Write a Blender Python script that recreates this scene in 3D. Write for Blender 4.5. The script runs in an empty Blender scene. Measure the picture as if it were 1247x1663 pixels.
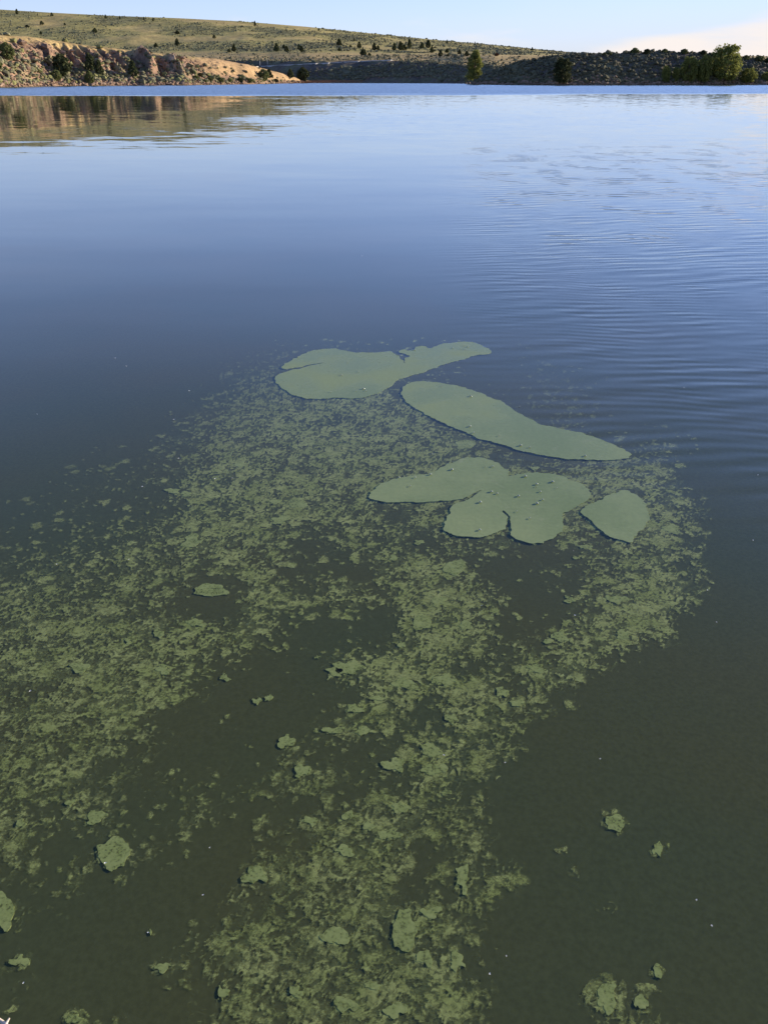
import bpy, math, random
import numpy as np
from mathutils import Vector

# ---------------------------------------------------------------- camera, sky, sun, exposure
R = math.radians
sc = bpy.context.scene
col = sc.collection
W, H = 1247.0, 1663.0
FPX = 1305.0                      # focal length in photo pixels
HORIZON = 128.0
TH = math.atan((H / 2 - HORIZON) / FPX)
CAMH = 2.0
cam_d = bpy.data.cameras.new('camera')
cam_d.sensor_fit = 'VERTICAL'
cam_d.sensor_height = 36.0
cam_d.sensor_width = 36.0
cam_d.lens = 36.0 * FPX / H
cam_d.clip_start = 0.05
cam_d.clip_end = 8000
cam = bpy.data.objects.new('camera', cam_d)
col.objects.link(cam)
cam.location = (0, 0, CAMH)
cam.rotation_euler = (math.pi / 2 - TH, 0, 0)
sc.camera = cam

SUN_EL, SUN_AZ = R(13.0), R(63.0)          # azimuth measured from +Y towards +X
sun_dir = Vector((math.cos(SUN_EL) * math.sin(SUN_AZ), math.cos(SUN_EL) * math.cos(SUN_AZ), math.sin(SUN_EL)))
sun_d = bpy.data.lights.new('sun', 'SUN')
sun_d.energy = 5.0
sun_d.angle = R(0.53)
sun_d.color = (1.0, 0.87, 0.70)
sun = bpy.data.objects.new('sun', sun_d)
col.objects.link(sun)
sun.rotation_euler = (-sun_dir).to_track_quat('-Z', 'Y').to_euler()

world = bpy.data.worlds.new('World')
sc.world = world
world.use_nodes = True


class NT:
    """small helper around a node tree"""
    def __init__(s, tree):
        s.t = tree
        tree.nodes.clear()

    def n(s, typ, **kw):
        nd = s.t.nodes.new(typ)
        for k, v in kw.items():
            setattr(nd, k, v)
        return nd

    def link(s, a, b):
        s.t.links.new(a, b)

    def put(s, sock, v):
        if v is None:
            return
        if hasattr(v, 'is_linked'):
            s.t.links.new(v, sock)
        else:
            sock.default_value = v

    def math(s, op, a, b=None, c=None, clamp=False):
        nd = s.n('ShaderNodeMath', operation=op, use_clamp=clamp)
        s.put(nd.inputs[0], a)
        s.put(nd.inputs[1], b)
        s.put(nd.inputs[2], c)
        return nd.outputs[0]

    def mapr(s, v, a, b, c=0.0, d=1.0, smooth=True):
        nd = s.n('ShaderNodeMapRange', interpolation_type='SMOOTHSTEP' if smooth else 'LINEAR')
        s.put(nd.inputs[0], v)
        for i, q in zip((1, 2, 3, 4), (a, b, c, d)):
            s.put(nd.inputs[i], q)
        return nd.outputs[0]

    def noise(s, vec, scale, detail=2.0, rough=0.5, dist=0.0):
        nd = s.n('ShaderNodeTexNoise')
        if vec is not None:
            s.link(vec, nd.inputs['Vector'])
        nd.inputs['Scale'].default_value = scale
        nd.inputs['Detail'].default_value = detail
        nd.inputs['Roughness'].default_value = rough
        nd.inputs['Distortion'].default_value = dist
        return nd

    def comb(s, x, y, z):
        nd = s.n('ShaderNodeCombineXYZ')
        for i, q in enumerate((x, y, z)):
            s.put(nd.inputs[i], q)
        return nd.outputs[0]

    def sep(s, v):
        nd = s.n('ShaderNodeSeparateXYZ')
        s.link(v, nd.inputs[0])
        return nd.outputs

    def mixc(s, f, a, b, mode='MIX'):
        nd = s.n('ShaderNodeMix', data_type='RGBA', blend_type=mode)
        s.put(nd.inputs[0], f)
        s.put(nd.inputs[6], a)
        s.put(nd.inputs[7], b)
        return nd.outputs[2]


def c4(c):
    return (c[0], c[1], c[2], 1.0)


# sky: clear evening sky with a thin warm cloud bank low on the sun's side
w = NT(world.node_tree)
tc = w.n('ShaderNodeTexCoord')
sky = w.n('ShaderNodeTexSky', sky_type='NISHITA', sun_disc=False)
sky.sun_elevation = SUN_EL
sky.sun_rotation = SUN_AZ
sky.altitude = 1900
sky.air_density = 1.0
sky.dust_density = 0.05
sky.ozone_density = 6.0
dx, dy, dz = w.sep(tc.outputs['Generated'])
az = w.math('ARCTAN2', dx, dy)
cv = w.comb(w.math('MULTIPLY', az, 4.2), w.math('MULTIPLY', dz, 26.0), 0.35)
n1 = w.noise(cv, 1.0, 6.0, 0.55, 0.3).outputs[0]
n2 = w.noise(cv, 0.55, 3.0, 0.5).outputs[0]
top = w.math('SUBTRACT', dz, w.math('MINIMUM', w.math('ADD', 0.018, w.math('MULTIPLY', w.math('SUBTRACT', az, 0.15), 0.17)), 0.075))
band = w.math('MULTIPLY', w.mapr(top, 0.010, -0.014), w.mapr(az, 0.12, 0.30))
wisp = w.mapr(w.math('ADD', n1, w.math('MULTIPLY', band, 0.40)), 0.58, 0.90)
high = w.math('MULTIPLY', w.mapr(n2, 0.55, 0.8), w.math('MULTIPLY', w.mapr(dz, 0.02, 0.06), w.mapr(dz, 0.30, 0.12)))
cl = w.math('MAXIMUM', w.math('MULTIPLY', wisp, w.mapr(dz, 0.11, 0.06)), w.math('MULTIPLY', high, 0.10))
cl = w.math('MULTIPLY', cl, 0.9)
shs = w.n('ShaderNodeHueSaturation')
shs.inputs['Saturation'].default_value = 0.91
w.link(sky.outputs[0], shs.inputs['Color'])
tinted = w.mixc(1.0, shs.outputs[0], (1.06, 0.985, 1.12, 1), 'MULTIPLY')
haze_f = w.math('MULTIPLY', w.math('POWER', 2.718, w.math('MULTIPLY', w.math('ABSOLUTE', dz), -8.5)), 0.92)
haze_f = w.math('ADD', haze_f, w.math('MULTIPLY', w.math('MULTIPLY', haze_f, w.mapr(az, -0.25, 0.7)), 0.42), clamp=True)
tinted = w.mixc(haze_f, tinted, (3.22, 3.34, 3.70, 1))
skyc = w.mixc(cl, tinted, (4.35, 3.95, 3.7, 1))
bg = w.n('ShaderNodeBackground')
w.link(skyc, bg.inputs[0])
bg.inputs[1].default_value = 0.108
wo = w.n('ShaderNodeOutputWorld')
w.link(bg.outputs[0], wo.inputs[0])

sc.view_settings.view_transform = 'Standard'
sc.view_settings.look = 'None'
sc.view_settings.exposure = 1.1
sc.view_settings.gamma = 1.0
sc.view_settings.use_curve_mapping = False
sc.cycles.max_bounces = 4
sc.cycles.diffuse_bounces = 2
sc.cycles.transparent_max_bounces = 10
sc.cycles.use_denoising = True

# ---------------------------------------------------------------- helpers
rng = np.random.default_rng(7)
random.seed(7)
CT, ST = math.cos(TH), math.sin(TH)


def pix2plane(px, py, z=0.0):
    """the point of the level plane z seen at a photo pixel (works on arrays)"""
    px = np.asarray(px, float)
    py = np.asarray(py, float)
    a = (px - W / 2) / FPX
    b = (H / 2 - py) / FPX
    fy = CT + b * ST
    fz = -ST + b * CT
    t = (z - CAMH) / fz
    return a * t, fy * t


def project(x, y, z):
    dzc = z - CAMH
    D = y * CT - dzc * ST
    u = y * ST + dzc * CT
    return W / 2 + FPX * x / D, H / 2 - FPX * u / D


def hash2(ix, iy, seed):
    h = (ix.astype(np.int64) * 374761393 + iy.astype(np.int64) * 668265263 + seed * 974711) & 0xFFFFFFFF
    h = ((h ^ (h >> 13)) * 1274126177) & 0xFFFFFFFF
    h = ((h ^ (h >> 16)) * 2246822519) & 0xFFFFFFFF
    return ((h ^ (h >> 15)) & 0xFFFFFF) / float(0x1000000)


def perlin(x, y, seed=0):
    x = np.asarray(x, float)
    y = np.asarray(y, float)
    ix = np.floor(x)
    iy = np.floor(y)
    fx = x - ix
    fy = y - iy
    u = fx * fx * fx * (fx * (fx * 6 - 15) + 10)
    v = fy * fy * fy * (fy * (fy * 6 - 15) + 10)

    def g(ox, oy):
        a = hash2(ix + ox, iy + oy, seed) * 2 * np.pi
        return np.cos(a) * (fx - ox) + np.sin(a) * (fy - oy)
    n00, n10, n01, n11 = g(0, 0), g(1, 0), g(0, 1), g(1, 1)
    return ((n00 * (1 - u) + n10 * u) * (1 - v) + (n01 * (1 - u) + n11 * u) * v) * 1.41


def fbm(x, y, octaves=4, seed=0, gain=0.5, lac=2.03):
    s, a, tot = 0.0, 1.0, 0.0
    for i in range(octaves):
        s = s + a * perlin(x, y, seed + 17 * i)
        tot += a
        a *= gain
        x = x * lac + 3.7
        y = y * lac - 1.9
    return s / tot


def sstep(x, a, b):
    t = np.clip((np.asarray(x, float) - a) / (b - a), 0, 1)
    return t * t * (3 - 2 * t)


def prof(pts):
    xs = np.array([p[0] for p in pts], float)
    ys = np.array([p[1] for p in pts], float)
    return lambda x: np.interp(x, xs, ys)


def np_mesh(name, verts, faces, attrs=None, smooth=False):
    """faces: (n,3) or (n,4) array; attrs: name -> (domain type, array)"""
    verts = np.asarray(verts, np.float32)
    faces = np.asarray(faces, np.int32)
    k = faces.shape[1]
    me = bpy.data.meshes.new(name)
    me.vertices.add(len(verts))
    me.vertices.foreach_set('co', verts.ravel())
    me.loops.add(faces.size)
    me.loops.foreach_set('vertex_index', faces.ravel())
    me.polygons.add(len(faces))
    me.polygons.foreach_set('loop_start', np.arange(0, faces.size, k, dtype=np.int32))
    me.polygons.foreach_set('loop_total', np.full(len(faces), k, np.int32))
    me.polygons.foreach_set('use_smooth', np.full(len(faces), smooth, bool))
    for an, (t, arr) in (attrs or {}).items():
        at = me.attributes.new(an, t, 'POINT')
        arr = np.asarray(arr, np.float32)
        at.data.foreach_set('color' if t == 'FLOAT_COLOR' else 'value', arr.ravel())
    me.update(calc_edges=True)
    return me


def link(name, me, mat=None, parent=None, loc=(0, 0, 0)):
    o = bpy.data.objects.new(name, me)
    col.objects.link(o)
    o.location = loc
    if mat is not None and me is not None and not me.materials:
        me.materials.append(mat)
    if parent is not None:
        o.parent = parent
    return o


def tag(o, label=None, cat=None, group=None, kind=None):
    if label:
        o['label'] = label
    if cat:
        o['category'] = cat
    if group:
        o['group'] = group
    if kind:
        o['kind'] = kind
    return o


def new_mat(name):
    m = bpy.data.materials.new(name)
    m.use_nodes = True
    return m, NT(m.node_tree)


def principled(t, color, rough=0.9, spec=0.2, ior=1.45):
    p = t.n('ShaderNodeBsdfPrincipled')
    t.put(p.inputs['Base Color'], color)
    t.put(p.inputs['Roughness'], rough)
    p.inputs['Specular IOR Level'].default_value = spec
    p.inputs['IOR'].default_value = ior
    return p


def finish(t, sh):
    o = t.n('ShaderNodeOutputMaterial')
    t.link(sh, o.inputs[0])


# ---------------------------------------------------------------- materials
def mat_varied(name, ca, cb, scale, rough=0.9, spec=0.15, obj_random=0.0, transl=0.0):
    m, t = new_mat(name)
    g = t.n('ShaderNodeNewGeometry')
    nz = t.noise(g.outputs['Position'], scale, 3.0, 0.6).outputs[0]
    c = t.mixc(t.mapr(nz, 0.32, 0.68), c4(ca), c4(cb))
    if obj_random:
        oi = t.n('ShaderNodeObjectInfo')
        hv = t.n('ShaderNodeHueSaturation')
        t.link(c, hv.inputs['Color'])
        t.link(t.mapr(oi.outputs['Random'], 0, 1, 1 - obj_random, 1 + obj_random, False), hv.inputs['Value'])
        c = hv.outputs[0]
    p = principled(t, c, rough, spec)
    sh = p.outputs[0]
    if transl:
        tr = t.n('ShaderNodeBsdfTranslucent')
        t.link(c, tr.inputs[0])
        mx = t.n('ShaderNodeMixShader')
        mx.inputs[0].default_value = transl
        t.link(sh, mx.inputs[1])
        t.link(tr.outputs[0], mx.inputs[2])
        sh = mx.outputs[0]
    finish(t, sh)
    return m


M_JUNIPER = mat_varied('juniper_foliage', (0.050, 0.060, 0.026), (0.085, 0.098, 0.040), 1.2, obj_random=0.2, transl=0.2)
M_SHRUB = mat_varied('shrub_foliage', (0.11, 0.13, 0.045), (0.17, 0.18, 0.07), 1.5, obj_random=0.15, transl=0.25)
M_LEAF = mat_varied('broad_leaf_foliage', (0.14, 0.155, 0.038), (0.22, 0.23, 0.062), 0.9, obj_random=0.1, transl=0.4)
M_TRUNK = mat_varied('bark', (0.10, 0.075, 0.055), (0.16, 0.125, 0.095), 6.0)
M_ROCK = mat_varied('rock', (0.17, 0.11, 0.072), (0.30, 0.21, 0.145), 0.8)
M_REED = mat_varied('dry_reed', (0.26, 0.13, 0.085), (0.36, 0.22, 0.12), 0.4)
M_ROAD = mat_varied('road_gravel', (0.36, 0.34, 0.31), (0.44, 0.42, 0.38), 0.5)
M_POST = mat_varied('painted_post', (0.55, 0.54, 0.5), (0.65, 0.63, 0.6), 3.0)
M_TWIG = mat_varied('bleached_wood', (0.50, 0.42, 0.32), (0.64, 0.56, 0.45), 60.0)
M_FLUFF = mat_varied('white_fluff', (0.78, 0.78, 0.74), (0.85, 0.85, 0.82), 90.0)


def mat_terrain():
    m, t = new_mat('hill_ground')
    a = t.n('ShaderNodeAttribute', attribute_name='ground')
    g = t.n('ShaderNodeNewGeometry')
    pos = g.outputs['Position']
    n1 = t.noise(pos, 0.45, 4.0, 0.65).outputs[0]
    n2 = t.noise(pos, 0.05, 3.0, 0.55).outputs[0]
    n3 = t.noise(pos, 2.2, 3.0, 0.6).outputs[0]
    hv = t.n('ShaderNodeHueSaturation')
    t.link(a.outputs['Color'], hv.inputs['Color'])
    v = t.math('MULTIPLY', t.mapr(n1, 0.3, 0.7, 0.72, 1.25), t.mapr(n2, 0.3, 0.7, 0.82, 1.14))
    v = t.math('MULTIPLY', v, t.mapr(n3, 0.3, 0.7, 0.85, 1.12))
    t.link(v, hv.inputs['Value'])
    p = principled(t, hv.outputs[0], 0.95, 0.1)
    b = t.n('ShaderNodeBump')
    b.inputs['Strength'].default_value = 0.6
    b.inputs['Distance'].default_value = 0.5
    t.link(n1, b.inputs['Height'])
    t.link(b.outputs[0], p.inputs['Normal'])
    finish(t, p.outputs[0])
    return m


def mat_sage():
    m, t = new_mat('sagebrush_foliage')
    a = t.n('ShaderNodeAttribute', attribute_name='tint')
    p = principled(t, a.outputs['Color'], 0.95, 0.1)
    finish(t, p.outputs[0])
    return m


def mat_water():
    m, t = new_mat('lake_water')
    g = t.n('ShaderNodeNewGeometry')
    pos = g.outputs['Position']
    X, Y, Z = t.sep(pos)

    def slopes(vec, scale, detail, amp, off=0.0):
        nd = t.noise(vec, scale, detail, 0.55)
        r, gg, b = t.sep(nd.outputs['Color'])
        sx = t.math('MULTIPLY', t.math('SUBTRACT', r, 0.5), amp)
        sy = t.math('MULTIPLY', t.math('SUBTRACT', gg, 0.5), amp)
        return sx, sy
    big = t.noise(t.comb(t.math('MULTIPLY', X, 0.012), t.math('MULTIPLY', Y, 0.03), 0.0), 1.0, 3.0).outputs[0]
    # wind-ruffled band along the far shore
    edge = t.math('ADD', Y, t.math('MULTIPLY', t.math('SUBTRACT', big, 0.5), 60.0))
    edge = t.math('ADD', edge, t.math('MULTIPLY', X, -0.12))
    farm = t.mapr(edge, 124.0, 137.0)
    # calmer close in, a little livelier between 20 m and 120 m and on the right
    midm = t.mapr(Y, 10.0, 40.0)
    patch = t.noise(t.comb(t.math('MULTIPLY', X, 0.05), t.math('MULTIPLY', Y, 0.09), 3.0), 1.0, 3.0).outputs[0]
    right = t.mapr(t.math('DIVIDE', X, t.math('ADD', Y, 1.0)), -0.20, 0.32)
    # capillary wave trains on the right, 16 cm long
    warp = t.noise(t.comb(t.math('MULTIPLY', X, 0.55), t.math('MULTIPLY', Y, 0.35), 0.0), 1.0, 2.0, 0.5).outputs['Color']
    wr, wg, wb = t.sep(warp)

    def train(kx, ky, lam, wamp, wsock, amp, tx):
        ph = t.math('ADD', t.math('MULTIPLY', X, kx), t.math('MULTIPLY', Y, ky))
        ph = t.math('ADD', ph, t.math('MULTIPLY', wsock, wamp))
        ph = t.math('MULTIPLY', ph, 2 * math.pi / lam)
        s = t.math('SINE', ph)
        env = t.noise(t.comb(t.math('MULTIPLY', X, 1.1), t.math('MULTIPLY', Y, 0.8), tx), 1.0, 1.5).outputs[0]
        s = t.math('MULTIPLY', t.math('MULTIPLY', s, amp), t.mapr(env, 0.38, 0.66))
        return t.math('MULTIPLY', s, kx), t.math('MULTIPLY', s, ky)
    rip = t.math('MULTIPLY', t.mapr(t.math('ADD', X, t.math('MULTIPLY', Y, -0.05)), -0.3, 2.1),
                 t.math('MULTIPLY', t.mapr(Y, 2.7, 5.2), t.mapr(Y, 42.0, 14.0)))
    t1 = train(-0.06, 0.998, 0.17, 0.55, wr, 0.042, 1.0)
    t2 = train(0.16, 0.987, 0.115, 0.50, wg, 0.026, 5.0)
    t3 = train(-0.25, 0.968, 0.31, 0.70, wb, 0.030, 9.0)
    comps = []
    for a, b in (t1, t2, t3):
        comps.append((t.math('MULTIPLY', a, rip), t.math('MULTIPLY', b, rip)))
    # long soft undulation everywhere
    comps.append(slopes(t.comb(t.math('MULTIPLY', X, 0.28), t.math('MULTIPLY', Y, 0.8), 2.0), 1.0, 2.0, 0.020))
    # small crossing wavelets that break the trains up
    comps.append(slopes(t.comb(t.math('MULTIPLY', X, 2.2), t.math('MULTIPLY', Y, 4.6), 12.0), 1.0, 2.0, t.math('ADD', t.math('MULTIPLY', rip, 0.042), 0.004)))
    # short ripples at mid distance
    amp_mid = t.math('MULTIPLY', midm, t.math('ADD', 0.017, t.math('MULTIPLY', t.mapr(patch, 0.40, 0.70), 0.016)))
    amp_mid = t.math('ADD', amp_mid, t.math('MULTIPLY', t.math('MULTIPLY', midm, right), 0.018))
    comps.append(slopes(t.comb(t.math('MULTIPLY', X, 0.9), t.math('MULTIPLY', Y, 2.4), 4.0), 1.0, 2.0, amp_mid))
    # ruffled band
    # (at this grazing view only the wave faces tilted towards the viewer are seen)
    def facing(vec, amp):
        nd = t.noise(vec, 1.0, 2.0, 0.55)
        r, gg, b = t.sep(nd.outputs['Color'])
        tilt = t.math('ADD', t.math('MULTIPLY', t.math('ABSOLUTE', t.math('SUBTRACT', gg, 0.5)), 3.0), 0.35)
        return (t.math('MULTIPLY', t.math('SUBTRACT', r, 0.5), t.math('MULTIPLY', amp, 2.0)),
                t.math('MULTIPLY', tilt, t.math('MULTIPLY', amp, -1.0)))
    comps.append(facing(t.comb(t.math('MULTIPLY', X, 1.1), t.math('MULTIPLY', Y, 1.6), 6.0), t.math('MULTIPLY', farm, 0.19)))
    rr = t.math('ADD', t.math('DIVIDE', X, t.math('ADD', Y, 1.0)), t.math('MULTIPLY', t.math('SUBTRACT', patch, 0.5), 0.35))
    breeze = t.math('MULTIPLY', t.mapr(rr, -0.24, -0.02), t.mapr(Y, 18.0, 55.0))
    breeze = t.math('MULTIPLY', breeze, t.math('SUBTRACT', 1.0, farm))
    comps.append(facing(t.comb(t.math('MULTIPLY', X, 1.0), t.math('MULTIPLY', Y, 1.5), 8.0), t.math('MULTIPLY', breeze, 0.030)))
    sx = comps[0][0]
    sy = comps[0][1]
    for a, b in comps[1:]:
        sx = t.math('ADD', sx, a)
        sy = t.math('ADD', sy, b)
    nv = t.n('ShaderNodeVectorMath', operation='NORMALIZE')
    t.link(t.comb(sx, sy, 1.0), nv.inputs[0])
    N = nv.outputs[0]
    dt = t.n('ShaderNodeVectorMath', operation='DOT_PRODUCT')
    t.link(N, dt.inputs[0])
    t.link(g.outputs['Incoming'], dt.inputs[1])
    cosi = t.math('ABSOLUTE', dt.outputs['Value'])
    # Schlick reflectance of water, the same from above and from below
    F = t.math('ADD', 0.02, t.math('MULTIPLY', 0.98, t.math('POWER', t.math('SUBTRACT', 1.0, cosi, clamp=True), 5.0)))
    gl = t.n('ShaderNodeBsdfGlossy')
    gl.inputs['Color'].default_value = (1, 1, 1, 1)
    gl.inputs['Roughness'].default_value = 0.03
    t.link(N, gl.inputs['Normal'])
    tr = t.n('ShaderNodeBsdfTransparent')
    mx = t.n('ShaderNodeMixShader')
    t.link(F, mx.inputs[0])
    t.link(tr.outputs[0], mx.inputs[1])
    t.link(gl.outputs[0], mx.inputs[2])
    finish(t, mx.outputs[0])
    return m


def mat_murk():
    """turbid green-brown body of the lake"""
    m, t = new_mat('turbid_water_body')
    g = t.n('ShaderNodeNewGeometry')
    pos = g.outputs['Position']
    n1 = t.noise(pos, 0.7, 3.0, 0.5).outputs[0]
    n2 = t.noise(pos, 60.0, 3.0, 0.7).outputs[0]
    c = t.mixc(t.mapr(n1, 0.3, 0.7), (0.068, 0.074, 0.027, 1), (0.057, 0.072, 0.030, 1))
    hv = t.n('ShaderNodeHueSaturation')
    t.link(c, hv.inputs['Color'])
    t.link(t.mapr(n2, 0.25, 0.8, 0.88, 1.16), hv.inputs['Value'])
    p = principled(t, hv.outputs[0], 1.0, 0.0)
    finish(t, p.outputs[0])
    return m


def mat_film(name, ca, cb, strength):
    """suspended algae: opacity follows the thickness stored on the mesh"""
    m, t = new_mat(name)
    a = t.n('ShaderNodeAttribute', attribute_name='thickness')
    q = t.n('ShaderNodeAttribute', attribute_name='clarity')
    g = t.n('ShaderNodeNewGeometry')
    pos = g.outputs['Position']
    n1 = t.noise(pos, 9.0, 2.0, 0.6).outputs[0]
    n2 = t.noise(pos, 120.0, 3.0, 0.72, 0.8).outputs[0]
    n3 = t.noise(pos, 34.0, 2.0, 0.6, 1.5).outputs[0]
    th = t.math('ADD', a.outputs['Fac'], t.math('MULTIPLY', t.math('SUBTRACT', n2, 0.5), 0.55))
    al = t.mapr(th, -0.06, 0.32)
    al = t.math('MULTIPLY', al, t.mapr(n3, 0.30, 0.64, 0.48, 1.0))
    al = t.math('MULTIPLY', t.math('MULTIPLY', al, q.outputs['Fac']), strength)
    c = t.mixc(t.mapr(n1, 0.3, 0.7), c4(ca), c4(cb))
    hv = t.n('ShaderNodeHueSaturation')
    t.link(c, hv.inputs['Color'])
    t.link(t.mapr(n2, 0.25, 0.75, 0.72, 1.18), hv.inputs['Value'])
    p = principled(t, hv.outputs[0], 1.0, 0.0)
    tr = t.n('ShaderNodeBsdfTransparent')
    mx = t.n('ShaderNodeMixShader')
    t.link(al, mx.inputs[0])
    t.link(tr.outputs[0], mx.inputs[1])
    t.link(p.outputs[0], mx.inputs[2])
    finish(t, mx.outputs[0])
    return m


def mat_mat():
    m, t = new_mat('algae_scum')
    g = t.n('ShaderNodeNewGeometry')
    pos = g.outputs['Position']
    n1 = t.noise(pos, 1.6, 4.0, 0.6).outputs[0]
    n2 = t.noise(pos, 40.0, 4.0, 0.65).outputs[0]
    c = t.mixc(t.mapr(n1, 0.3, 0.7), (0.158, 0.206, 0.074, 1), (0.205, 0.252, 0.104, 1))
    n4 = t.noise(pos, 6.0, 5.0, 0.7, 1.0).outputs[0]
    c = t.mixc(t.mapr(n4, 0.58, 0.72, 0.0, 0.35), c, (0.250, 0.275, 0.150, 1))
    c = t.mixc(t.mapr(n4, 0.40, 0.30, 0.0, 0.30), c, (0.105, 0.150, 0.050, 1))
    hv = t.n('ShaderNodeHueSaturation')
    t.link(c, hv.inputs['Color'])
    t.link(t.mapr(n2, 0.2, 0.8, 0.90, 1.10), hv.inputs['Value'])
    p = principled(t, hv.outputs[0], t.mapr(n1, 0.3, 0.7, 0.16, 0.42), 0.5, 1.33)
    b = t.n('ShaderNodeBump')
    b.inputs['Strength'].default_value = 0.12
    b.inputs['Distance'].default_value = 0.004
    t.link(n2, b.inputs['Height'])
    t.link(b.outputs[0], p.inputs['Normal'])
    finish(t, p.outputs[0])
    return m


def mat_clump():
    m, t = new_mat('algae_clump')
    g = t.n('ShaderNodeNewGeometry')
    pos = g.outputs['Position']
    n1 = t.noise(pos, 22.0, 4.0, 0.65, 0.6).outputs[0]
    n2 = t.noise(pos, 110.0, 3.0, 0.65).outputs[0]
    c = t.mixc(t.mapr(n1, 0.3, 0.7), (0.205, 0.250, 0.075, 1), (0.265, 0.310, 0.105, 1))
    hv = t.n('ShaderNodeHueSaturation')
    t.link(c, hv.inputs['Color'])
    t.link(t.mapr(n2, 0.25, 0.75, 0.84, 1.12), hv.inputs['Value'])
    p = principled(t, hv.outputs[0], 1.0, 0.0)
    tr = t.n('ShaderNodeBsdfTransparent')
    mx = t.n('ShaderNodeMixShader')
    t.link(t.mapr(t.math('ADD', t.math('MULTIPLY', n2, 0.6), t.math('MULTIPLY', n1, 0.4)), 0.36, 0.50, 0.45, 1.0), mx.inputs[0])
    t.link(tr.outputs[0], mx.inputs[1])
    t.link(p.outputs[0], mx.inputs[2])
    finish(t, mx.outputs[0])
    return m


def mat_bubble():
    m, t = new_mat('bubble_film')
    p = principled(t, (0.30, 0.33, 0.24, 1), 0.08, 0.9, 1.33)
    finish(t, p.outputs[0])
    return m


M_TERRAIN, M_SAGE, M_WATER, M_MURK = mat_terrain(), mat_sage(), mat_water(), mat_murk()
M_FILM = mat_film('algae_bloom_near_surface', (0.235, 0.278, 0.080), (0.305, 0.345, 0.115), 0.98)
M_FILM2 = mat_film('algae_bloom_deeper', (0.19, 0.23, 0.074), (0.24, 0.28, 0.098), 0.36)
M_MAT, M_CLUMP, M_BUBBLE = mat_mat(), mat_clump(), mat_bubble()

# ---------------------------------------------------------------- water and lake floor
def sheet(name, z, x0, x1, y0, y1, mat):
    me = np_mesh(name, [(x0, y0, z), (x1, y0, z), (x1, y1, z), (x0, y1, z)], [(0, 1, 2, 3)])
    return tag(link(name, me, mat), kind='structure')


sheet('water', 0.0, -900, 900, -6, 900, M_WATER)
sheet('murky_water', -0.0047, -900, 900, -6, 900, M_MURK)

# ---------------------------------------------------------------- terrain across the lake
VS = FPX / CT ** 2          # photo pixels per unit of slope at the horizon, vertically
HS = FPX / CT               # and sideways


def z_of(py, Y):
    return CAMH + (HORIZON - py) / VS * Y


shore_y = prof([(-400, 147), (0, 141.6), (100, 139.6), (200, 138.8), (300, 138.2), (400, 136.8), (450, 135.8), (500, 134.9),
                (600, 134.7), (700, 135.0), (750, 135.8), (780, 137.6), (900, 138.2), (1247, 137.6), (1700, 137.2)])


def shore_Y(px):
    return CAMH * VS / (shore_y(px) - HORIZON)


left_y = prof([(-400, 40), (-100, 50), (0, 57), (60, 61), (100, 67), (150, 75), (200, 80), (250, 86), (300, 91.5), (350, 95),
               (400, 104), (440, 114), (470, 123), (500, 131), (515, 134.6), (530, 138), (2000, 160)])
left_off = prof([(-400, 70), (0, 60), (200, 52), (350, 40), (430, 26), (500, 9), (2000, 9)])
right_y = prof([(-400, 160), (740, 139), (764, 135.5), (775, 129), (790, 121), (810, 112), (830, 105), (850, 100), (880, 95), (900, 92.5),
                (950, 89), (1000, 87), (1060, 84.5), (1100, 86), (1150, 89), (1200, 95), (1247, 99), (1400, 104), (1700, 110)])
right_off = prof([(-400, 8), (760, 8), (800, 16), (880, 24), (2000, 27)])
mid_y = prof([(-400, 90), (300, 97), (400, 98.5), (500, 99.5), (600, 98), (650, 99), (700, 102), (760, 105), (900, 108), (2000, 120)])
hill_y = prof([(-400, 6), (0, 18), (100, 24), (200, 29), (300, 32.5), (400, 37.5), (500, 45.5), (600, 55.5), (700, 65.5), (800, 74),
               (870, 80.5), (920, 85), (960, 88), (1000, 92), (1100, 104), (1300, 118), (2000, 125)])

mid_Y = prof([(-400, 640), (300, 575), (440, 535), (500, 505), (600, 498), (700, 474), (750, 440), (800, 425), (1247, 420), (2000, 420)])
PX = np.arange(-260, 1510, 2.0)
YR = np.concatenate([np.arange(215, 420, 0.95), np.arange(420, 640, 1.7), np.arange(640, 1010, 4.0), np.arange(1010, 1500, 30.0)])


def face(px, Y, Ys, Y1, z1, p, back):
    t = (Y - Ys) / (Y1 - Ys)
    up = 1 - (1 - np.clip(t, 0, 1)) ** p
    z = z1 * up
    z = np.where(t < 0, t * 2.0, z)
    return np.where(t > 1, z1 - (Y - Y1) * back, z), t


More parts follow.
